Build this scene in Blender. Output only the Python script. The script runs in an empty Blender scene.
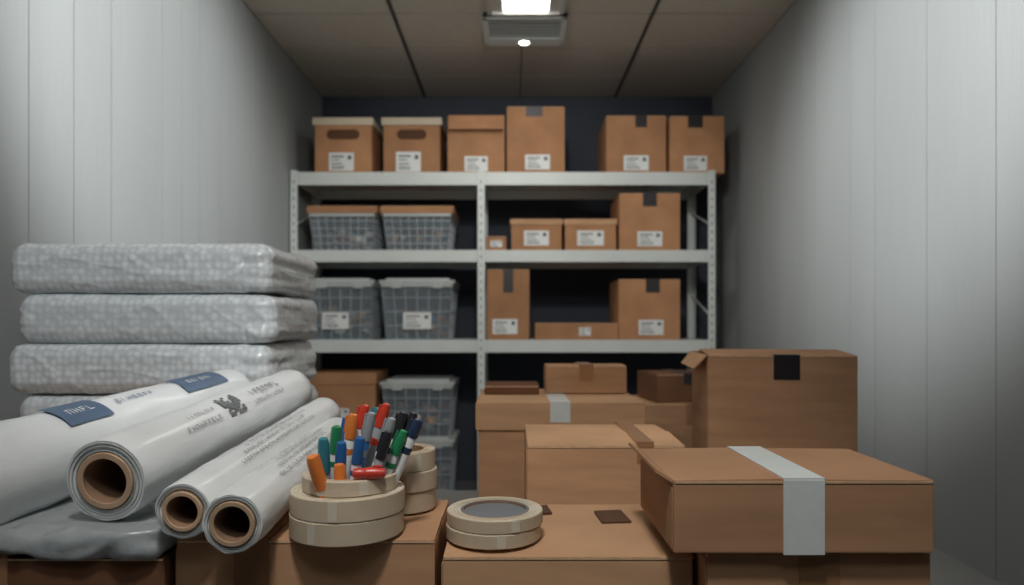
import bpy, bmesh, math, random
from mathutils import Vector, Matrix, noise
random.seed(7)
scene = bpy.context.scene

# ------------------------------------------------------------------ materials
def lin(c):
    return tuple(((v/255)/12.92 if v/255 <= .04045 else ((v/255+.055)/1.055)**2.4) for v in c) + (1,)

def mat(name, rgb, rough=.6, metal=0, var=.0, vscale=6, vstretch=(1,1,1), bump=0, bscale=80, bstretch=(1,1,1),
        alpha=1, coat=0, emit=0, spec=.5, bumptype='noise', rgb2=None):
    m = bpy.data.materials.new(name); m.use_nodes = True
    nt = m.node_tree; N = nt.nodes; L = nt.links
    p = N['Principled BSDF']
    col = lin(rgb)
    p.inputs['Base Color'].default_value = col
    p.inputs['Roughness'].default_value = rough
    p.inputs['Metallic'].default_value = metal
    p.inputs['Specular IOR Level'].default_value = spec
    if coat:
        p.inputs['Coat Weight'].default_value = coat; p.inputs['Coat Roughness'].default_value = .2
    if alpha < 1: p.inputs['Alpha'].default_value = alpha
    if emit:
        p.inputs['Emission Color'].default_value = (1, .98, .94, 1); p.inputs['Emission Strength'].default_value = emit
    tc = N.new('ShaderNodeTexCoord')
    if var or rgb2:
        mp = N.new('ShaderNodeMapping'); mp.inputs['Scale'].default_value = vstretch
        L.new(tc.outputs['Object'], mp.inputs['Vector'])
        nz = N.new('ShaderNodeTexNoise'); nz.inputs['Scale'].default_value = vscale; nz.inputs['Detail'].default_value = 6
        L.new(mp.outputs['Vector'], nz.inputs['Vector'])
        cr = N.new('ShaderNodeValToRGB')
        a = tuple(max(0, c*(1-var)) for c in col[:3])+(1,); b = tuple(min(1, c*(1+var)) for c in col[:3])+(1,)
        if rgb2: b = lin(rgb2)
        cr.color_ramp.elements[0].color = a; cr.color_ramp.elements[1].color = b
        cr.color_ramp.elements[0].position = .3; cr.color_ramp.elements[1].position = .7
        L.new(nz.outputs['Fac'], cr.inputs['Fac'])
        oi = N.new('ShaderNodeObjectInfo'); mr = N.new('ShaderNodeMapRange')
        mr.inputs['To Min'].default_value = .88 if var > .05 else 1; mr.inputs['To Max'].default_value = 1.12 if var > .05 else 1
        L.new(oi.outputs['Random'], mr.inputs['Value'])
        hs = N.new('ShaderNodeHueSaturation'); L.new(cr.outputs['Color'], hs.inputs['Color']); L.new(mr.outputs['Result'], hs.inputs['Value'])
        L.new(hs.outputs['Color'], p.inputs['Base Color'])
    if bump:
        mp2 = N.new('ShaderNodeMapping'); mp2.inputs['Scale'].default_value = bstretch
        L.new(tc.outputs['Object'], mp2.inputs['Vector'])
        if bumptype == 'noise':
            t = N.new('ShaderNodeTexNoise'); t.inputs['Detail'].default_value = 4; out = t.outputs['Fac']
        else:
            t = N.new('ShaderNodeTexVoronoi'); t.inputs['Randomness'].default_value = .45; out = t.outputs['Distance']
        t.inputs['Scale'].default_value = bscale
        L.new(mp2.outputs['Vector'], t.inputs['Vector'])
        bp = N.new('ShaderNodeBump'); bp.inputs['Strength'].default_value = bump; bp.inputs['Distance'].default_value = .004
        L.new(out, bp.inputs['Height']); L.new(bp.outputs['Normal'], p.inputs['Normal'])
        if bumptype == 'bubble':
            bp.invert = True; bp.inputs['Distance'].default_value = .004
            mp3 = N.new('ShaderNodeMapping'); mp3.inputs['Scale'].default_value = (1,1,2.6); mp3.inputs['Rotation'].default_value=(0,.35,0)
            L.new(tc.outputs['Object'], mp3.inputs['Vector'])
            t2 = N.new('ShaderNodeTexNoise'); t2.noise_type='RIDGED_MULTIFRACTAL'
            t2.inputs['Scale'].default_value = 6; t2.inputs['Detail'].default_value = 4
            t2.inputs['Distortion'].default_value = 1.2
            L.new(mp3.outputs['Vector'], t2.inputs['Vector'])
            b2 = N.new('ShaderNodeBump'); b2.inputs['Strength'].default_value = .25; b2.inputs['Distance'].default_value = .008
            L.new(t2.outputs['Fac'], b2.inputs['Height']); L.new(bp.outputs['Normal'], b2.inputs['Normal'])
            L.new(b2.outputs['Normal'], p.inputs['Normal'])
            b3 = N.new('ShaderNodeBump'); b3.inputs['Strength'].default_value = .8; b3.inputs['Distance'].default_value = .014
            L.new(t2.outputs['Fac'], b3.inputs['Height']); L.new(b3.outputs['Normal'], p.inputs['Coat Normal'])
            p.inputs['Coat Roughness'].default_value = .12
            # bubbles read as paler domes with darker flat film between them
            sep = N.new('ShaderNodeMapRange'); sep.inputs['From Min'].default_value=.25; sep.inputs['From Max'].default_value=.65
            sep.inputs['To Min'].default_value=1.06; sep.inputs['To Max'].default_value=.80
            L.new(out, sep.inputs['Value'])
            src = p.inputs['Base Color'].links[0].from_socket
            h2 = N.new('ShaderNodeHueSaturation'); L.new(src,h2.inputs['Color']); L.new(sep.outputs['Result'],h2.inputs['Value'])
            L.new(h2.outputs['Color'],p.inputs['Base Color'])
    return m

CB   = mat('cardboard', (184,142,108), .85, var=.14, vscale=5, vstretch=(1,1,6), bump=.35, bscale=14, spec=.2)
CBL  = mat('cardboard_light', (197,156,120), .85, var=.14, vscale=5, vstretch=(1,1,6), bump=.35, bscale=14, spec=.2)
CBO  = mat('cardboard_orange', (180,133,97), .85, var=.14, vscale=6, bump=.3, bscale=12, spec=.2)
CBD  = mat('cardboard_dark', (112,78,56), .85, var=.15, vscale=6, bump=.3, bscale=12, spec=.2)
EDGE = mat('cardboard_edge', (214,178,142), .9, var=.15, vscale=60)
DARK = mat('dark_tape', (38,34,36), .45, var=.05)
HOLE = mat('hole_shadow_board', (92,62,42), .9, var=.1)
WTAPE= mat('white_tape', (214,220,218), .4, var=.05, vscale=20, bump=.15, bscale=60)
CTAPE= mat('brown_tape', (160,118,84), .3, var=.08, coat=.3)
LABEL= mat('label_paper', (232,234,232), .6, var=.03)
INK  = mat('label_ink', (84,88,94), .7, var=.05)
BLUE = mat('print_blue', (84,106,132), .5, var=.12, vscale=20)
CREAM= mat('cream_lid', (206,192,168), .5, var=.06)
WSTEEL=mat('shelf_white_steel', (216,222,218), .4, var=.04, bump=.05, bscale=40)
SLOT = mat('post_slot', (132,134,134), .7, var=.05)
BINP = mat('bin_clear_plastic', (170,182,190), .2, alpha=.2, var=.04)
BIND = mat('bin_dark_plastic', (52,60,68), .4, var=.08)
BINR = mat('bin_rib_plastic', (186,196,202), .3, alpha=.8, var=.05)
CONT1= mat('content_white', (215,215,210), .6, var=.05)
CONT2= mat('content_tan', (186,146,110), .7, var=.05)
CONT3= mat('content_blue', (80,116,150), .5, var=.05)
CONT4= mat('content_red', (160,80,60), .5, var=.05)
LIDP = mat('bin_lid_plastic', (186,190,188), .35, var=.05)
WIRE = mat('basket_wire', (186,194,200), .4, metal=.1, var=.05)
TAPET= mat('masking_tape_side', (196,180,156), .7, var=.06, vscale=40, bump=.1, bscale=200)
TAPES= mat('masking_tape_face', (210,200,182), .55, var=.06, vscale=60)
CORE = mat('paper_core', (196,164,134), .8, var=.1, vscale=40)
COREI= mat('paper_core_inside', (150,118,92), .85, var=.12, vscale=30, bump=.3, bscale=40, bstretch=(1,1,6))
GREYT= mat('grey_liner', (112,116,120), .6, var=.1)
FILM = mat('plastic_film_white', (232,235,235), .4, var=.05, vscale=9, bump=.7, bscale=22, bstretch=(1,1,.3), coat=.2)
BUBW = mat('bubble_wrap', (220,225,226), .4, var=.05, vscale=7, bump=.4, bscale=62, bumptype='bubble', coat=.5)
CLEAR= mat('clear_film', (210,216,218), .16, alpha=.25, var=.03, bump=.9, bscale=26, coat=.6)
SHEET= mat('plastic_sheet_grey', (168,174,176), .35, var=.1, vscale=10, bump=1, bscale=24, coat=.4)
WALLM= mat('painted_wall_panel', (164,168,169), .6, var=.06, vscale=3, vstretch=(1,1,.15), bump=.45, bscale=22, bstretch=(3,3,.25))
WALLS= mat('wall_seam', (40,42,44), .8, var=.02)
BACKM= mat('back_wall_slate', (66,72,84), .8, var=.08, vscale=3, bump=.1, bscale=30)
CEILM= mat('ceiling_tile', (208,198,184), .9, var=.04, vscale=30, bump=.3, bscale=120)
GRIDM= mat('ceiling_grid', (70,68,68), .6, var=.03)
FLOORM=mat('floor_vinyl', (110,112,114), .5, var=.1, vscale=5, bump=.1, bscale=60)
TABLEM=mat('table_laminate', (122,122,120), .5, var=.06)
METALM=mat('fixture_metal', (196,196,192), .4, metal=.2, var=.03)
VENTD= mat('vent_dark', (24,25,26), .8, var=.05)
EMIT = mat('light_diffuser', (255,255,250), .5, emit=6)
EMIT2= mat('downlight_lens', (255,255,250), .5, emit=14)

# ------------------------------------------------------------------ builder
class Obj:
    def __init__(s, name): s.name=name; s.bm=bmesh.new(); s.mats=[]
    def mi(s, m):
        if m not in s.mats: s.mats.append(m)
        return s.mats.index(m)
    def faces_mat(s, faces, m):
        i=s.mi(m)
        for f in faces: f.material_index=i
    def box(s, x0,x1,y0,y1,z0,z1, m, bev=.0015, M=None):
        v=[s.bm.verts.new((x,y,z)) for z in (z0,z1) for x,y in ((x0,y0),(x1,y0),(x1,y1),(x0,y1))]
        F=[s.bm.faces.new([v[i] for i in q]) for q in ((3,2,1,0),(4,5,6,7),(0,1,5,4),(1,2,6,5),(2,3,7,6),(3,0,4,7))]
        s.faces_mat(F,m)
        if bev>0:
            es=list({e for f in F for e in f.edges})
            r=bmesh.ops.bevel(s.bm, geom=es, offset=bev, segments=2, affect='EDGES', profile=.6)
            s.faces_mat(r['faces'],m); vs=list({w for f in r['faces'] for w in f.verts}|{w for w in v if w.is_valid})
        else: vs=v
        if M is not None:
            allv=set(vs)
            for w in allv: w.co=M@w.co
    def prism(s, quad, off, m):
        q=[Vector(p) for p in quad]; o=Vector(off)
        a=[s.bm.verts.new(p) for p in q]; b=[s.bm.verts.new(p+o) for p in q]; n=len(q)
        F=[s.bm.faces.new(a[::-1]), s.bm.faces.new(b)]
        for i in range(n): F.append(s.bm.faces.new((a[i],a[(i+1)%n],b[(i+1)%n],b[i])))
        s.faces_mat(F,m)
    def lathe(s, prof, M, mats, seg=48, closed=True, wob=0):
        rings=[]
        for (r,h) in prof:
            ring=[]
            for k in range(seg):
                a=2*math.pi*k/seg; rr=r
                if wob: rr+=wob*noise.noise(Vector((math.cos(a)*2.2,math.sin(a)*2.2,h*14)))
                ring.append(s.bm.verts.new(M@Vector((rr*math.cos(a),rr*math.sin(a),h))))
            rings.append(ring)
        n=len(rings); rng=range(n if closed else n-1)
        for i in rng:
            A=rings[i];B=rings[(i+1)%n];mm=mats[i%len(mats)]
            idx=s.mi(mm)
            for k in range(seg):
                f=s.bm.faces.new((A[k],A[(k+1)%seg],B[(k+1)%seg],B[k])); f.material_index=idx
        if not closed:
            for ring,rev in ((rings[0],True),(rings[-1],False)):
                f=s.bm.faces.new(ring[::-1] if rev else ring); f.material_index=s.mi(mats[0] if rev else mats[-1])
    def rod(s,p0,p1,r0,m,r1=None,seg=8):
        p0=Vector(p0);p1=Vector(p1);d=p1-p0
        M=Matrix.Translation(p0)@d.to_track_quat('Z','Y').to_matrix().to_4x4()
        s.lathe([(r0,0),(r1 if r1 is not None else r0,d.length)],M,[m],seg=seg,closed=False)
    def patch(s, r, a0,a1,h0,h1, m, n=8, nh=1, rf=None):
        idx=s.mi(m); g=[]
        for j in range(nh+1):
            h=h0+(h1-h0)*j/nh; rr=r if rf is None else rf(h)
            g.append([s.bm.verts.new((rr*math.cos(a0+(a1-a0)*i/n), rr*math.sin(a0+(a1-a0)*i/n), h)) for i in range(n+1)])
        for j in range(nh):
            for i in range(n):
                f=s.bm.faces.new((g[j][i],g[j][i+1],g[j+1][i+1],g[j+1][i])); f.material_index=idx
    def done(s, loc=(0,0,0), rot=0, M=None, parent=None, angle=38, wn=True):
        bmesh.ops.recalc_face_normals(s.bm, faces=s.bm.faces[:])
        me=bpy.data.meshes.new(s.name); s.bm.to_mesh(me); s.bm.free()
        for m in s.mats: me.materials.append(m)
        for p in me.polygons: p.use_smooth=True
        me.set_sharp_from_angle(angle=math.radians(angle))
        o=bpy.data.objects.new(s.name,me); scene.collection.objects.link(o)
        if wn:
            w=o.modifiers.new('weighted_normals','WEIGHTED_NORMAL'); w.keep_sharp=True
        if M is not None: o.matrix_world=M
        else: o.location=loc; o.rotation_euler=(0,0,rot)
        return o

def put_label(b, cx, cz, w, h, y):
    b.box(cx-w/2,cx+w/2,y-.0012,y,cz-h/2,cz+h/2,LABEL,bev=0)
    yy=y-.0018
    z=cz+h*.32
    for k,(fr,th) in enumerate(((.5,.08),(.35,.05),(.42,.05))):
        b.box(cx-w*.4,cx-w*.4+w*fr,yy,yy+.0008,z-h*th,z,INK,bev=0); z-=h*.2
    x=cx-w*.4
    rnd=random.Random(int(cx*1000)+7)
    while x<cx+w*.1:
        t=w*rnd.choice((.015,.025,.035)); b.box(x,x+t,yy,yy+.0008,cz-h*.4,cz-h*.22,INK,bev=0); x+=t+w*.03
    b.box(cx+w*.26,cx+w*.4,yy,yy+.0008,cz+h*.12,cz+h*.34,INK,bev=0)

def carton(x0,x1,y0,y1,z0,z1, m=CB, rot=0, seam='x', tape=None, label=None, lift=.003, flap_left=0, flap_front=None,
           hand=None, name='cardboard_box', notch=None, flap_right=0, flap_hang=0):
    w=x1-x0; d=y1-y0; h=z1-z0; t=.004
    b=Obj(name); X=w/2; Y=d/2
    b.box(-X,X,-Y,Y,0,h-t,m,bev=.003)
    if seam=='x':
        b.prism([(-X+.001,-Y,h-t),(X-.001,-Y,h-t),(X-.001,-.0015,h-t+lift),(-X+.001,-.0015,h-t+lift)],(0,0,t),m)
        b.prism([(-X+.001,.0015,h-t+lift*.6),(X-.001,.0015,h-t+lift*.6),(X-.001,Y,h-t),(-X+.001,Y,h-t)],(0,0,t),m)
    else:
        b.prism([(-X,-Y+.001,h-t),(-.0015,-Y+.001,h-t+lift),(-.0015,Y-.001,h-t+lift),(-X,Y-.001,h-t)],(0,0,t),m)
        b.prism([(.0015,-Y+.001,h-t+lift*.6),(X,-Y+.001,h-t),(X,Y-.001,h-t),(.0015,Y-.001,h-t+lift*.6)],(0,0,t),m)
    b.box(-X+.002,X-.002,-Y-.0006,-Y+.001,h-t*.9,h-t*.2,EDGE,bev=0)
    b.box(-X-.0015,-X,-Y+.002,-Y+.035,.004,h-.01,m,bev=.0005)
    if tape:
        cx,tw,tm,drop=tape[:4]
        b.box(cx-tw/2,cx+tw/2,-Y-.001,Y+.001,h-t*.5,h+lift+.0015,tm,bev=.0005)
        b.box(cx-tw/2,cx+tw/2,-Y-.0018,-Y+.001,h-drop,h+.0008,tm,bev=.0004)
    if notch:
        cx,nw,nh=notch
        b.box(cx-nw/2,cx+nw/2,-Y-.0015,-Y+.03,h-nh,h+.002,DARK,bev=.0004)
    if label: put_label(b,*label,-Y)
    if hand:
        for (hx,hy,hw,hd) in hand:
            b.prism([(hx-hw/2,hy-hd/2,h+lift*.3),(hx+hw/2,hy-hd/2+.004,h+lift*.3),(hx+hw/2-.006,hy+hd/2,h+lift*.3),(hx-hw/2-.004,hy+hd/2-.006,h+lift*.3)],(0,0,lift*.7+.0012),HOLE)
    if flap_left:
        b.prism([(-X,-Y+.004,h-t),(-X,Y-.004,h-t),(-X-flap_left,Y-.012,h+.008),(-X-flap_left,-Y+.012,h+.008)],(0.0005,0,t),m)
    if flap_hang:
        q=flap_hang
        b.prism([(-X-.001,-Y+.004,h-.001),(-X-.001,Y-.004,h-.001),(-X-q,Y-.03,h-q*1.1),(-X-q,-Y+.012,h-q*1.1)],(-.003,0,.002),CBL)
    if flap_right:
        b.prism([(X,-Y+.004,h-t),(X,Y-.004,h-t),(X-flap_right*.6,Y-.02,h+flap_right),(X-flap_right*.6,-Y+.05,h+flap_right)],(0.004,0,.0005),m)
    if flap_front:
        ln,ang=flap_front; a=math.radians(ang)
        b.prism([(-X+.004,-Y-.001,h),(X-.004,-Y-.001,h),(X-.008,-Y-.001-ln*math.sin(a),h-ln*math.cos(a)),(-X+.008,-Y-.001-ln*math.sin(a),h-ln*math.cos(a))],(0,-t,.001),m)
    return b.done(((x0+x1)/2,(y0+y1)/2,z0),rot)

def lidded(x0,x1,y0,y1,z0,z1,m=CB,ml=None,lip=.06,label=None,tape=None,handle=None,rot=0,name='cardboard_box',over=.006):
    w=x1-x0-2*over; d=y1-y0-2*over; h=z1-z0; X=w/2;Y=d/2; ml=ml or m
    b=Obj(name)
    b.box(-X,X,-Y,Y,0,h-.006,m,bev=.003)
    b.box(-X-over,X+over,-Y-over,Y+over,h-lip,h,ml,bev=.003)
    b.box(-X-over*.4,X+over*.4,-Y-over*.4,Y+over*.4,h-lip-.002,h-lip+.001,EDGE,bev=0)
    for sx in (-1,1):
        b.box(sx*(X+over)-.0008,sx*(X+over)+.0008,-Y-over+.003,-Y+.03,h-lip+.004,h-.004,ml,bev=0)
    if label: put_label(b,*label,-Y)
    if tape:
        cx,tw,tm,drop=tape
        b.box(cx-tw/2,cx+tw/2,-Y-over-.001,Y+over+.001,h-.002,h+.0012,tm,bev=.0004)
        b.box(cx-tw/2,cx+tw/2,-Y-over-.0015,-Y-over+.001,h-drop,h+.0008,tm,bev=.0004)
    if handle:
        hx,hz,hw,hh=handle
        pts=[]
        for k in range(9):
            a=-math.pi/2+math.pi*k/8; pts.append((hx+hw/2-hh/2+hh/2*math.cos(a),-Y-.0012,hz+hh/2*math.sin(a)))
        for k in range(9):
            a=math.pi/2+math.pi*k/8; pts.append((hx-hw/2+hh/2+hh/2*math.cos(a),-Y-.0012,hz+hh/2*math.sin(a)))
        b.prism(pts,(0,.002,0),HOLE)
    return b.done(((x0+x1)/2,(y0+y1)/2,z0),rot)

def plastic_bin(x0,x1,y0,y1,z0,z1,label=None,name='plastic_storage_bin',wire=False,lid='plastic'):
    w=x1-x0; d=y1-y0; h=z1-z0; X=w/2;Y=d/2; b=Obj(name)
    hl=.05 if lid=='card' else .035
    H=h-hl; k=.84; t=.003
    Bq=[(-X*k,-Y*k,.0),(X*k,-Y*k,.0),(X*k,Y*k,.0),(-X*k,Y*k,.0)]
    T=[(-X*.96,-Y*.96,H),(X*.96,-Y*.96,H),(X*.96,Y*.96,H),(-X*.96,Y*.96,H)]
    inn=[(0,t,0),(-t,0,0),(0,-t,0),(t,0,0)]
    for i in range(4):
        j=(i+1)%4
        b.prism([Bq[i],Bq[j],T[j],T[i]],inn[i],BINP)
    b.box(-X*k,X*k,-Y*k,Y*k,0,.006,BIND,bev=.002)
    RM=LIDP
    b.box(-X,X,-Y,-Y+.014,H-.02,H,RM,bev=.003); b.box(-X,X,Y-.014,Y,H-.02,H,RM,bev=.003)
    b.box(-X,-X+.014,-Y,Y,H-.02,H,RM,bev=.003); b.box(X-.014,X,-Y,Y,H-.02,H,RM,bev=.003)
    nx=8 if wire else 6; rr=.0026 if wire else .003
    L=lambda P,Q,f:tuple(P[c]+(Q[c]-P[c])*f for c in range(3))
    for (i,j) in ((0,1),(1,2),(3,0)):
        for q in range(nx+1):
            f=q/nx; b.rod(L(Bq[i],Bq[j],f),L(T[i],T[j],f),rr,WIRE if wire else BINR,seg=5)
        nq=5 if wire else 4
        for q in range(nq+1):
            f=q/nq
            b.rod(L(Bq[i],T[i],f),L(Bq[j],T[j],f),rr,WIRE if wire else BINR,seg=5)
    rnd=random.Random(int(x0*999)+int(z0*77))
    cols=[BIND,CBD,CONT2,CONT1,CONT3,GREYT,CONT2,CONT4,BIND,CONT1]
    for q in range(52):
        cx=rnd.uniform(-X*.68,X*.68); cy=rnd.uniform(-Y*.74,Y*.5); s1=rnd.uniform(.018,.045); cz=rnd.uniform(.012,H*.5)
        Mx=Matrix.Translation((cx,cy,cz+s1*.5))@Matrix.Rotation(rnd.uniform(0,3),4,'Z')@Matrix.Rotation(rnd.uniform(-.5,.5),4,'X')
        b.box(-s1*.8,s1*.8,-s1*.5,s1*.5,-s1*.4,s1*.4,rnd.choice(cols),bev=0,M=Mx)
    if lid=='plastic':
        b.box(-X-.004,X+.004,-Y-.004,Y+.004,H,H+.02,LIDP,bev=.005)
        b.box(-X*.86,X*.86,-Y*.86,Y*.86,H+.018,h,LIDP,bev=.006)
        for sx in (-1,1):
            b.box(sx*X*.55-.03,sx*X*.55+.03,-Y-.01,-Y+.002,H-.03,H+.016,LIDP,bev=.003)
    else:
        b.box(-X-.004,X+.006,-Y-.004,Y,H,h-.012,CBO,bev=.003)
        b.prism([(-X,-Y-.004,h-.012),(X+.01,-Y-.006,h-.012),(X+.004,0,h-.004),(-X,0,h-.006)],(0,0,.005),CBL)
        b.prism([(-X,0.002,h-.008),(X+.004,0.002,h-.006),(X,Y,h-.012),(-X,Y,h-.012)],(0,0,.005),CBO)
    if label:
        cx,cz,lw,lh=label
        f=cz/H; yy=-(Y*k+(Y*.96-Y*k)*f)-.009
        put_label(b,cx,cz,lw,lh,yy)
    return b.done(((x0+x1)/2,(y0+y1)/2,z0))

# ------------------------------------------------------------------ room
XL,XR,YF,YB,ZC=-1.34,1.411,-1.6,4.94,2.709
def simple(name,*a,m): 
    b=Obj(name); b.box(*a,m,bev=0); return b.done(wn=False)
simple('floor',XL-.1,XR+.1,YF-.1,YB+.1,-.1,0,m=FLOORM)
simple('wall_back',XL-.1,XR+.1,YB,YB+.1,0,ZC,m=BACKM)
simple('wall_front',XL-.1,XR+.1,YF-.1,YF,0,ZC,m=BACKM)
for side,xw,s in (('left',XL,-1),('right',XR,1)):
    b=Obj('wall_'+side)
    b.box(min(xw+s*.006,xw+s*.1),max(xw+s*.006,xw+s*.1),YF,YB,0,ZC,WALLS,bev=0)
    y=YF; rnd=random.Random(3 if side=='left' else 8)
    while y<YB-.01:
        wd=rnd.choice((.16,.2,.26,.34)); y2=min(YB,y+wd)
        b.box(min(xw,xw+s*.01),max(xw,xw+s*.01),y+.0016,y2-.0016,0,ZC,WALLM,bev=0); y=y2
    b.done(wn=False)
    b=Obj('baseboard_'+side); b.box(min(xw,xw-s*.012),max(xw,xw-s*.012),YF,YB,0,.08,WSTEEL,bev=.003); b.done()
b=Obj('ceiling')
b.box(XL-.1,XR+.1,YF-.1,YB+.1,ZC+.012,ZC+.1,GRIDM,bev=0)
gx=[XL,-.614,.057,.727,XR]
gy=[YB-.42-.45*k for k in range(14)]; gy=[YF]+[g for g in gy[::-1] if g>YF+.05]+[YB]
for i in range(len(gx)-1):
    for j in range(len(gy)-1):
        b.box(gx[i]+.003,gx[i+1]-.003,gy[j]+.006,gy[j+1]-.006,ZC,ZC+.014,CEILM,bev=.0015)
for g in (-.614,.727): b.box(g-.009,g+.009,YF,YB,ZC-.004,ZC+.004,GRIDM,bev=0)
b.done()
b=Obj('door_1'); b.box(-.45,.45,YF+.002,YF+.03,0.01,2.05,WSTEEL,bev=.004)
b.box(-.36,.36,YF+.03,YF+.036,.2,.95,WSTEEL,bev=.003); b.box(-.36,.36,YF+.03,YF+.036,1.1,1.9,WSTEEL,bev=.003)
b.rod((.38,YF+.03,1.0),(.38,YF+.08,1.0),.01,METALM); b.rod((.38,YF+.08,1.0),(.27,YF+.08,1.0),.009,METALM); b.done()

b=Obj('ceiling_light'); zc=ZC
b.box(-.125,.265,3.02,3.045,zc-.03,zc,METALM); b.box(-.125,.265,3.555,3.58,zc-.03,zc,METALM)
b.box(-.125,-.1,3.02,3.58,zc-.03,zc,METALM); b.box(.24,.265,3.02,3.58,zc-.03,zc,METALM)
b.box(-.045,.185,3.045,3.535,zc-.018,zc-.004,EMIT,bev=.001)
b.box(-.1,-.045,3.045,3.555,zc-.018,zc-.004,METALM,bev=.001); b.box(.185,.24,3.045,3.555,zc-.018,zc-.004,METALM,bev=.001); b.done()
b=Obj('air_vent'); x0,x1,y0,y1=-.155,.29,3.6,3.96
for a in ((x0,x1,y0,y0+.03),(x0,x1,y1-.03,y1),(x0,x0+.03,y0,y1),(x1-.03,x1,y0,y1)): b.box(*a,zc-.03,zc,WSTEEL,bev=.003)
b.box(x0+.02,x1-.02,y0+.02,y1-.02,zc-.006,zc-.001,VENTD,bev=0)
y=y0+.05
while y<y1-.11:
    b.box(x0+.028,x1-.028,y,y+.014,zc-.028,zc-.026,WSTEEL,bev=0); y+=.038
b.box(x0+.03,x1-.03,y1-.1,y1-.03,zc-.03,zc-.01,WSTEEL,bev=.002)
b.lathe([(.028,0),(.034,0),(.034,.012),(.028,.012)],Matrix.Translation((.068,y1-.065,zc-.04)),[METALM],seg=24)
b.lathe([(.027,0),(.027,.008)],Matrix.Translation((.068,y1-.065,zc-.037)),[EMIT2],seg=24,closed=False)
b.done()

# ------------------------------------------------------------------ shelving unit
SY0,SY1=4.2,4.7
b=Obj('shelving_unit')
PX=(-1.31,-.186,1.2)
for px in PX:
    for (yy,s) in ((SY0,1),(SY1,-1)):
        b.box(px-.022,px+.022,min(yy,yy+s*.003),max(yy,yy+s*.003),0,2.03,WSTEEL,bev=.001)
        b.box(px-.022 if px<1 else px+.019,px-.019 if px<1 else px+.022,min(yy,yy+s*.045),max(yy,yy+s*.045),0,2.03,WSTEEL,bev=.001)
        z=.1
        while z<2.0:
            b.box(px-.004,px+.004,yy-.001 if s>0 else yy,yy+.0005 if s>0 else yy+.001,z,z+.018,SLOT,bev=0); z+=.05
    b.box(px-.028,px+.028,SY0-.006,SY0+.05,0,.012,WSTEEL,bev=.002)
    for z in (.35,.95+.2,1.7): b.rod((px,SY0+.01,z),(px,SY1-.01,z+.15),.006,WSTEEL)
for zt,th in ((2.018,.078),(1.55,.072),(1.01,.075)):
    for i in range(2):
        a,c=PX[i]+.022,PX[i+1]-.022
        b.box(a-.001,c+.001,SY0-.002,SY0+.022,zt-th,zt,WSTEEL,bev=.002)
        b.box(a,c,SY1-.022,SY1,zt-th,zt,WSTEEL,bev=.002)
        b.box(a,c,SY0+.02,SY1-.02,zt-.02,zt-.002,WSTEEL,bev=0)
        b.box(a-.0,a+.004,SY0,SY1,zt-th,zt,WSTEEL,bev=0); b.box(c-.004,c,SY0,SY1,zt-th,zt,WSTEEL,bev=0)
        for xx in (a+.012,c-.012):
            for dz in (.02,.05): b.rod((xx,SY0-.005,zt-dz),(xx,SY0,zt-dz),.005,METALM)
b.done()

# ------------------------------------------------------------------ shelf contents
f=4.225
Z1,Z2,Z3=2.0185,1.5505,1.0105
lidded(-1.206,-.84,f,f+.4,Z1,Z1+.335,CBO,CREAM,.045,label=(-.01,.07,.15,.11),handle=(0,.235,.2,.06),name='storage_box',over=.012)
lidded(-.79,-.425,f,f+.4,Z1,Z1+.335,CBO,CREAM,.045,label=(-.02,.07,.15,.12),handle=(0,.235,.18,.06),name='storage_box',over=.012)
carton(-.388,-.045,f,f+.4,Z1,Z1+.345,CBO,label=(.0,.055,.14,.09),flap_front=(.10,22),lift=.015)
carton(-.03,.318,f,f+.4,Z1,Z1+.40,CBO,label=(.01,.065,.15,.09),notch=(-.01,.1,.06))
carton(.57,.93,f,f+.42,Z1,Z1+.345,CBO,label=(.0,.06,.15,.09),notch=(.03,.07,.07))
carton(.955,1.285,f+.01,f+.42,Z1,Z1+.345,CBO,label=(-.01,.06,.14,.09),notch=(-.01,.09,.07))
plastic_bin(-1.235,-.82,f,f+.42,Z2,Z2+.275,wire=True,lid='card',name='wire_basket')
plastic_bin(-.79,-.36,f,f+.42,Z2,Z2+.275,wire=True,lid='card',name='wire_basket')
carton(-.155,-.035,f,f+.15,Z2,Z2+.085,CBO,label=(0,.04,.07,.04))
lidded(-.01,.305,f,f+.36,Z2,Z2+.19,CBO,CBL,.035,label=(0,.075,.15,.09))
lidded(.315,.635,f,f+.36,Z2,Z2+.19,CBO,CBL,.035,label=(0,.075,.16,.09))
carton(.65,1.015,f,f+.4,Z2,Z2+.345,CBO,label=(.0,.07,.15,.09),notch=(.0,.085,.08))
plastic_bin(-1.245,-.835,f,f+.42,Z3,Z3+.375,label=(-.03,.115,.16,.1))
plastic_bin(-.80,-.35,f,f+.42,Z3,Z3+.375,label=(0,.115,.17,.1))
carton(-.15,.105,f,f+.3,Z3,Z3+.425,CBO,seam='y',label=(-.02,.08,.15,.09),notch=(.0,.06,.14))
carton(.14,.64,f,f+.3,Z3,Z3+.1,CBO,label=(.05,.05,.07,.05))
carton(.645,1.015,f,f+.4,Z3,Z3+.365,CBO,label=(.01,.075,.15,.09),notch=(.02,.085,.08))
carton(-1.25,-.83,f,f+.42,0,.44,CBD,label=(.1,.2,.12,.08))
lidded(-1.27,-.82,f,f+.42,.4405,.81,CBO,CBO,.07,label=(0,.12,.12,.07))
plastic_bin(-.795,-.35,f,f+.42,0,.42)
plastic_bin(-.795,-.35,f,f+.42,.4205,.77,label=(-.05,.1,.13,.07))
carton(.62,1.1,3.35,3.8,0,.72,CB,seam='y',tape=(0,.05,CTAPE,.1))
carton(.68,1.0,3.4,3.72,.726,.86,CBD,rot=.12,tape=(0,.05,DARK,.05))

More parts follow.
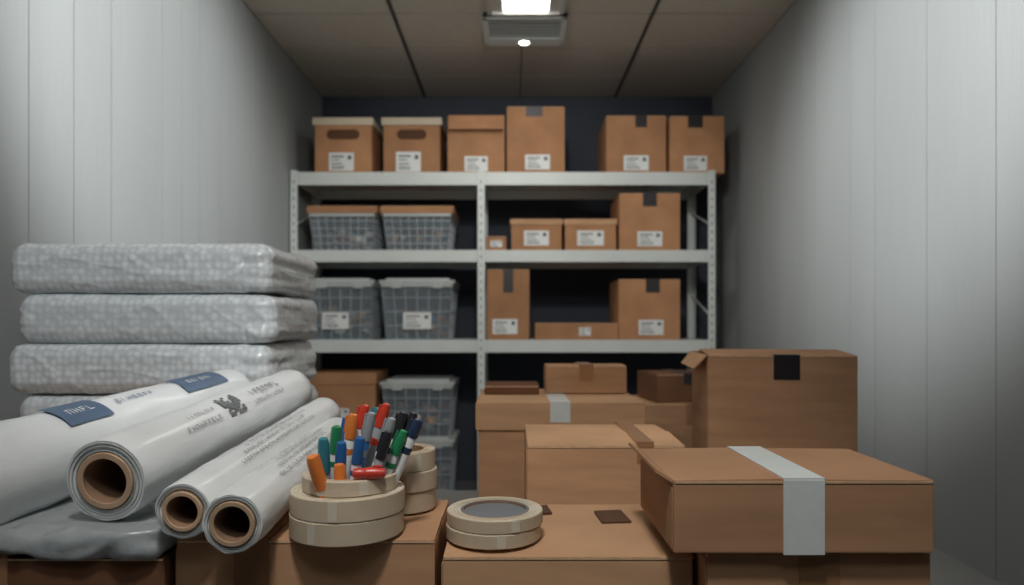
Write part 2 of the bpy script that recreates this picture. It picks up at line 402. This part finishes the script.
# ------------------------------------------------------------------ packing table
b=Obj('packing_table')
b.box(-1.22,.95,.62,2.12,.57,.5995,TABLEM,bev=.004)
for x in (-1.16,.89):
    for y in (.68,2.06): b.box(x-.025,x+.025,y-.025,y+.025,0,.57,METALM,bev=.003)
b.box(-1.16,.89,.66,.69,.5,.57,METALM); b.box(-1.16,.89,2.05,2.08,.5,.57,METALM)
b.box(-1.17,-1.15,.68,2.06,.5,.57,METALM); b.box(.88,.9,.68,2.06,.5,.57,METALM)
b.done()
T=.6
carton(-.437,-.1,.91,1.12,T,.82,CB,seam='x',tape=(-.07,.045,CTAPE,.06))
carton(-.09,.234,.905,1.17,T,.80,CBL,seam='x',hand=[(.085,.045,.045,.07),(-.02,.085,.022,.05)],lift=.004,flap_right=.018)
carton(-1.1,-.447,.9,1.4,T,.80,CBD,tape=(.1,.05,CTAPE,.07))
carton(-.44,-.28,1.13,1.5,T,.838,CB)
carton(-1.18,-.5,1.45,2.08,T,.8205,CB)
carton(.242,.52,.868,1.12,T,.82,CB,tape=(0,.05,CTAPE,.05))
carton(.196,.513,.85,1.07,.8225,.911,CB,rot=.0,seam='y',tape=(.0,.05,WTAPE,.090),flap_left=.02,lift=.002)
carton(.47,.80,1.6,1.88,T,1.03,CB,rot=-.12,seam='x',notch=(.01,.058,.055),flap_hang=.03,lift=.01)
carton(.027,.31,1.25,1.52,T,.884,CBL,lift=.006,tape=(.07,.03,CTAPE,.03))
lidded(-.09,.33,1.74,2.11,T,.9075,CB,CBL,.07,tape=(.0,.05,WTAPE,.05))
carton(.095,.32,1.95,2.09,.9095,.985,CB,tape=(0,.04,CTAPE,.04))
carton(-.075,.075,1.93,2.09,.908,.932,CBD)

# ------------------------------------------------------------------ bubble wrap bundles
def soft_slab(name,x0,x1,y0,y1,z0,z1,m,seed=0,rad=.04,amp=.006,freq=9,nx=64,ny=28,nz=14,wrap=0):
    b=Obj(name); w=(x1-x0);d=(y1-y0);h=(z1-z0); bm=b.bm; idx=b.mi(m)
    hx,hy,hz=w/2,d/2,h/2; rad=min(rad,hz*.98)
    cache={}
    def vert(i,j,k):
        key=(i,j,k)
        if key in cache: return cache[key]
        p=Vector((-hx+w*i/nx,-hy+d*j/ny,-hz+h*k/nz))
        q=Vector((max(-hx+rad,min(hx-rad,p.x)),max(-hy+rad,min(hy-rad,p.y)),max(-hz+rad,min(hz-rad,p.z))))
        dd=p-q
        n=dd.normalized() if dd.length>1e-6 else Vector((0,0,1))
        if dd.length>1e-6: p=q+n*rad
        s=Vector((seed*3.1,seed*1.7,seed))
        a=noise.noise((p*freq)+s)+.35*noise.noise(p*freq*2.6+s)
        fold=noise.noise(Vector((p.x*3,p.y*3,p.z*40))+s) if p.x>hx-rad*1.8 else 0
        r=0
        if wrap:
            u=noise.noise(Vector((p.x*7+p.z*14,p.y*8,p.z*10-p.x*3))+s)
            r=max(0,1-abs(u)*9)*wrap
        p=p+n*(a*amp+fold*.008+r)
        p.z=max(-hz,min(hz,p.z))
        cache[key]=bm.verts.new(p); return cache[key]
    def q(a,b_,c,d_):
        f=bm.faces.new((a,b_,c,d_)); f.material_index=idx
    for i in range(nx):
        for j in range(ny):
            for k in (0,nz): q(vert(i,j,k),vert(i+1,j,k),vert(i+1,j+1,k),vert(i,j+1,k))
    for i in range(nx):
        for k in range(nz):
            for j in (0,ny): q(vert(i,j,k),vert(i+1,j,k),vert(i+1,j,k+1),vert(i,j,k+1))
    for j in range(ny):
        for k in range(nz):
            for i in (0,nx): q(vert(i,j,k),vert(i,j+1,k),vert(i,j+1,k+1),vert(i,j,k+1))
    return b,((x0+x1)/2,(y0+y1)/2,(z0+z1)/2)
offs=((-.004,.0),(.010,.01),(-.006,-.01),(.012,.005))
hb=.1172
for k in range(4):
    ox,oy=offs[3-k]
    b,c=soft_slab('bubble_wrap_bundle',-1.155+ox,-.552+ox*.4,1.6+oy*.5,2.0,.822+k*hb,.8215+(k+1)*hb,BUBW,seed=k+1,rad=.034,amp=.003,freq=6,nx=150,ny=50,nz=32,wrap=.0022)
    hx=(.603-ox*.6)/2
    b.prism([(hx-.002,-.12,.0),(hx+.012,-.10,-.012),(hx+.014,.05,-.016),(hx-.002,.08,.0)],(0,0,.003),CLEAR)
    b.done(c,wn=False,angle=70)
b,c=soft_slab('plastic_sheet',-.82,-.45,.885,1.13,.8,.838,SHEET,seed=9,rad=.018,amp=.013,freq=18,nx=90,ny=56,nz=8,wrap=.003); b.done(c,wn=False,angle=70)
b,c=soft_slab('plastic_sheet',-.86,-.452,1.14,1.395,.8,.862,SHEET,seed=11,rad=.025,amp=.006,freq=12,nx=40,ny=24,nz=8); b.done(c,wn=False)

# ------------------------------------------------------------------ rolls
def roll(name,p0,p1,r0,r1,kind,core=.62,mat_=FILM,theta=0.9):
    p0=Vector(p0);p1=Vector(p1);ax=(p1-p0);L=ax.length;z=ax.normalized()
    x=Vector((1,0,0)); x=(x-z*x.dot(z)).normalized(); y=z.cross(x)
    M=Matrix((( x.x,-y.x,-z.x,p1.x),(x.y,-y.y,-z.y,p1.y),(x.z,-y.z,-z.z,p1.z),(0,0,0,1)))
    b=Obj(name); I=Matrix.Identity(4)
    R=lambda h: r1+(r0-r1)*h/L
    n=26; prof=[];mats=[]
    rc0=R(L)*core
    prof.append((rc0,.002));mats.append(mat_)
    prof.append((R(0)*.9,0));mats.append(mat_)
    for i in range(n+1):
        h=.006+(L-.012)*i/n
        prof.append((R(h)*(1+.012*math.sin(i*2.1)),h)); mats.append(mat_)
    prof.append((R(L)*.96,L-.001)); mats.append(mat_)
    prof.append((R(L)*.85,L-.002)); mats.append(mat_)
    prof.append((rc0*1.01,L-.004)); mats.append(mat_)
    b.lathe(prof,I,mats,seg=56,closed=(core!=0),wob=.0035 if core==0 else .002)
    if core:
        ri=rc0*.78
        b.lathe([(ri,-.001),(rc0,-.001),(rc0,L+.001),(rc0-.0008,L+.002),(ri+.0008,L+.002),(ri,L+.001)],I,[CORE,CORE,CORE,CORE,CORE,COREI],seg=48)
        for q in (.72,.82,.9):
            rr=R(L)*q
            if rr>rc0*1.05:
                b.lathe([(rr-.0005,L-.004),(rr+.0005,L-.004),(rr+.0005,L-.0002),(rr-.0005,L-.0002)],I,[LIDP],seg=48)
    off=.003
    rf=lambda h:R(h)*1.012+off-.0005
    t=theta
    def P(a0,a1,h0,h1,m,extra=0): b.patch(0,a0,a1,h0,h1,m,n=8,nh=max(1,int((h1-h0)/.02)),rf=lambda h:rf(h)+extra)
    def text(a0,ah,h0,h1,m,lw=.009):
        k=h1
        while k-lw>h0:
            s=.28*ah; w_=lw*.2
            P(a0,a0+ah,k-w_,k,m,.0004)
            c=random.choice('ehnftl')
            if c in 'ef': P(a0+ah-s*.6,a0+ah,k-lw,k-w_,m,.0004); P(a0+ah*.42,a0+ah*.42+s*.5,k-lw*.85,k-w_,m,.0004)
            if c in 'el': P(a0,a0+s*.6,k-lw,k-w_,m,.0004)
            if c in 'hn': P(a0,a0+ah,k-lw,k-lw+w_,m,.0004)
            if c=='h': P(a0+ah*.4,a0+ah*.4+s*.5,k-lw+w_,k-w_,m,.0004)
            if c=='n': P(a0+ah-s*.5,a0+ah,k-lw+w_,k-w_,m,.0004)
            k-=lw*1.5
    if kind=='band':
        h0,h1=L*.54,L*.66; P(t-.15,t+.75,h0,h1,BLUE); text(t+.15,.18,h0+.012,h1-.02,LABEL,.009)
        h0,h1=L*.10,L*.28; P(t-.15,t+.75,h0,h1,BLUE); text(t+.2,.16,h0+.02,h1-.03,LABEL,.009)
        text(t+.15,.14,L*.38,L*.5,BLUE,.009)
    elif kind=='qr':
        h0=L*.50
        for i in range(7):
            for j in range(6):
                if random.random()<.65: P(t-.35+i*.11,t-.35+i*.11+.1,h0+j*.01,h0+j*.01+.0095,GREYT)
        text(t-.3,.14,L*.63,L*.80,GREYT,.008); text(t+.05,.12,L*.63,L*.76,GREYT,.007)
        text(t-.0,.24,L*.22,L*.42,GREYT,.012)
        text(t-.3,.12,L*.22,L*.44,GREYT,.007)
    else:
        for q in range(4):
            text(t-.35+q*.3,.16,L*(.25+.05*(q%2)),L*(.80-.05*(q%3)),GREYT,.0065)
    return b.done(M=M,wn=False)
E=1.1
roll('bubble_wrap_pack',(-.748,.80,E-.227),(-.618,1.54,E-.152),.077,.057,'band',core=0,mat_=FILM,theta=.95)
roll('bubble_wrap_roll',(-.535,.92,E-.205),(-.492,1.56,E-.148),.056,.05,'qr',core=.68)
roll('bubble_wrap_roll',(-.41,.87,E-.232),(-.402,1.5,E-.19),.036,.036,'text',core=.7,theta=1.1)
roll('bubble_wrap_roll',(-.336,.84,E-.239),(-.352,1.42,E-.222),.037,.036,'text',core=.74,theta=1.2)

# ------------------------------------------------------------------ tape rolls
def tape(x,y,z,ro,h,ri=None,side=TAPET,face=TAPES,inner=CORE,liner=False):
    ri=ri or ro*.66; e=.0012
    b=Obj('packing_tape_roll'); I=Matrix.Identity(4)
    rc=ri+.004
    b.lathe([(rc,e),(ro-e,0),(ro,e),(ro,h-e),(ro-e,h),(rc,h-e)],I,[face,side,side,side,face,inner],seg=96)
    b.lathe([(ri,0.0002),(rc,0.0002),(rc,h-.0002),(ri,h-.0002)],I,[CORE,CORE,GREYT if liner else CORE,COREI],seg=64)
    for q in (.25,.5,.75):
        rr=rc+(ro-rc)*q
        b.lathe([(rr-.0006,h-.0005),(rr+.0006,h-.0005),(rr+.0006,h+.0003),(rr-.0006,h+.0003)],I,[CREAM],seg=64)
    if liner: b.lathe([(ri*.985,.002),(ri*.985,h*.8)],I,[GREYT],seg=48,closed=False)
    a=random.uniform(-2.6,-.9); ca,sa=math.cos(a),math.sin(a)
    b.prism([(ro*ca,ro*sa,.002),(ro*ca-sa*.012,ro*sa+ca*.012,.002),(ro*ca-sa*.012,ro*sa+ca*.012,h-.002),(ro*ca,ro*sa,h-.002)],(ca*.0006,sa*.0006,0),face)
    return b.done((x,y,z),0,wn=False)
tx,ty=-.221,.94
tape(tx,ty,.8245,.075,.029); tape(tx+.001,ty,.854,.075,.028); tape(tx+.004,ty+.002,.8825,.063,.02,ri=.048)
ux,uy=-.166,1.064
tape(ux,uy,.8245,.05,.03); tape(ux+.002,uy-.001,.855,.05,.029); tape(ux-.002,uy,.8845,.051,.028)
tape(-.026,.98,.8055,.066,.019,liner=True); tape(-.024,.982,.825,.067,.018,liner=True)

# ------------------------------------------------------------------ marker pens
def penmat(n,rgb): return mat('pen_'+n,rgb,.35,var=.03,coat=.2)
RED=penmat('red',(214,70,52)); ORG=penmat('orange',(236,134,62)); BLU=penmat('blue',(44,106,168)); TEA=penmat('teal',(56,132,146))
GRN=penmat('green',(46,140,92)); BLK=penmat('black',(44,46,52)); WHT=penmat('white',(222,224,222)); GRY=penmat('grey',(160,166,170)); NAV=penmat('navy',(44,62,92))
def marker(p0,p1,r,body,cap,capfrac=.34):
    p0=Vector(p0);p1=Vector(p1);d=p1-p0;L=d.length
    M=Matrix.Translation(p0)@d.to_track_quat('Z','Y').to_matrix().to_4x4()
    b=Obj('marker_pen'); I=Matrix.Identity(4); c=L*(1-capfrac)
    b.lathe([(r*.6,0),(r*.95,.002),(r,.006),(r,c-.004),(r*.8,c-.002)],I,[body],seg=20,closed=False)
    b.lathe([(r*.8,c-.003),(r*1.1,c-.003),(r*1.12,c),(r*1.0,L-.008),(r*.8,L-.001),(r*.5,L)],I,[cap],seg=20,closed=False)
    b.lathe([(r*1.01,c*.80),(r*1.02,c*.81),(r*1.02,c*.86),(r*1.01,c*.87)],I,[cap],seg=20,closed=False)
    b.box(-.002,.002,r*1.02,r*1.4,c+.004,L-.004,cap,bev=.0008)
    return b.done(M=M,wn=False)
zb=.828
cx=tx+.004
def mk(bx,by,px,py,dz,r,body,cap,cf=.3):
    marker((cx+bx,ty+by,zb),(px,py,dz),r,body,cap,cf)
mk(-.012,-.030,-.250,.872,.937,.0080,WHT,ORG,.38)
mk(-.030,-.012,-.244,.905,.954,.0074,GRY,TEA,.34)
mk(-.036, .006,-.232,.930,.966,.0070,WHT,GRN,.24)
mk(-.022, .010,-.214,.945,.980,.0070,WHT,ORG,.2)
mk(-.026, .030,-.202,.965,.990,.0068,WHT,RED,.18)
mk(-.006, .000,-.186,.930,.984,.0062,BLU,GRY,.22)
mk(-.008, .024,-.172,.962,.992,.0066,GRY,RED,.18)
mk( .008, .010,-.160,.935,.976,.0068,WHT,GRY,.26)
mk( .014, .032,-.149,.965,.980,.0066,WHT,BLK,.22)
mk( .030, .008,-.124,.935,.974,.0072,WHT,NAV,.14)
mk( .014,-.014,-.160,.910,.962,.0064,GRY,BLK,.25)
mk( .000,-.032,-.222,.898,.922,.0074,WHT,ORG,.35)
mk(-.016,-.008,-.222,.912,.948,.0070,NAV,BLU,.36)
mk( .026, .026,-.136,.975,.978,.0066,GRY,BLK,.22)
mk(-.004, .036,-.190,.985,.984,.0066,WHT,TEA,.22)
mk( .000,-.016,-.196,.905,.955,.0066,WHT,BLU,.25)
mk(-.036, .022,-.226,.975,.974,.0066,WHT,BLU,.22)
mk( .020,-.004,-.143,.930,.960,.0066,WHT,GRN,.22)
marker((-.203,.892,.9105),(-.162,.897,.9105),.0070,RED,RED,.5)

# ------------------------------------------------------------------ lights
def area(name,loc,target,sx,sy,power,color=(1,.97,.93)):
    l=bpy.data.lights.new(name,'AREA'); l.shape='RECTANGLE'; l.size=sx; l.size_y=sy; l.energy=power; l.color=color
    o=bpy.data.objects.new(name,l); scene.collection.objects.link(o); o.location=loc
    o.rotation_euler=(Vector(target)-Vector(loc)).to_track_quat('-Z','Y').to_euler(); return o
def spot(name,loc,target,power,size,blend,rad=.06,color=(1,.98,.95)):
    l=bpy.data.lights.new(name,'SPOT'); l.energy=power; l.spot_size=math.radians(size); l.spot_blend=blend; l.shadow_soft_size=rad; l.color=color
    o=bpy.data.objects.new(name,l); scene.collection.objects.link(o); o.location=loc
    o.rotation_euler=(Vector(target)-Vector(loc)).to_track_quat('-Z','Y').to_euler(); return o
area('frontal_fill',(0,-.5,2.62),(0,1.0,0.8),1.0,.5,6.5,(.92,.97,1))  # added fill behind the camera, brightens the front faces; no fixture modelled
area('ceiling_fill',(0,1.0,2.25),(0,2.6,2.75),.7,.2,4.0,(1,.95,.88))  # unseen fill aimed upward, added only to lift the ceiling tone
spot('wall_spot_left',(.45,1.5,2.5),(-1.34,2.6,1.95),235,56,.8,.08,(.98,1,.98))
spot('wall_spot_right',(-.45,1.5,2.5),(1.41,2.45,1.85),220,56,.9,.08,(.98,1,.98))
spot('shelf_spot',(0,1.2,2.5),(0,4.3,1.4),84,62,.6,.1,(1,.98,.94))
spot('bench_spot',(-.1,.1,2.6),(-.02,1.1,.8),76,54,.9,.12,(1,.97,.93))
spot('bundle_fill',(-.1,-.1,2.5),(-.86,1.6,1.05),85,32,.8,.12,(.97,.99,1))  # extra fill added to brighten the wrap bundles, not a room fixture
area('panel_glow',(.07,3.3,2.66),(.07,3.3,0),.25,.45,4,(1,.97,.92))
w=bpy.data.worlds.new('World'); scene.world=w; w.use_nodes=True
w.node_tree.nodes['Background'].inputs[0].default_value=(.5,.55,.6,1); w.node_tree.nodes['Background'].inputs[1].default_value=.3
scene.view_settings.view_transform='Standard'; scene.view_settings.exposure=0

# ------------------------------------------------------------------ camera
cam=bpy.data.cameras.new('camera'); co=bpy.data.objects.new('camera',cam); scene.collection.objects.link(co)
co.location=(0,0,1.1); co.rotation_euler=(math.radians(90),0,0)
cam.sensor_width=36; cam.lens=24.6; cam.shift_y=.0317; cam.clip_start=.02
cam.dof.use_dof=True; cam.dof.focus_distance=.97; cam.dof.aperture_fstop=4.0
scene.camera=co
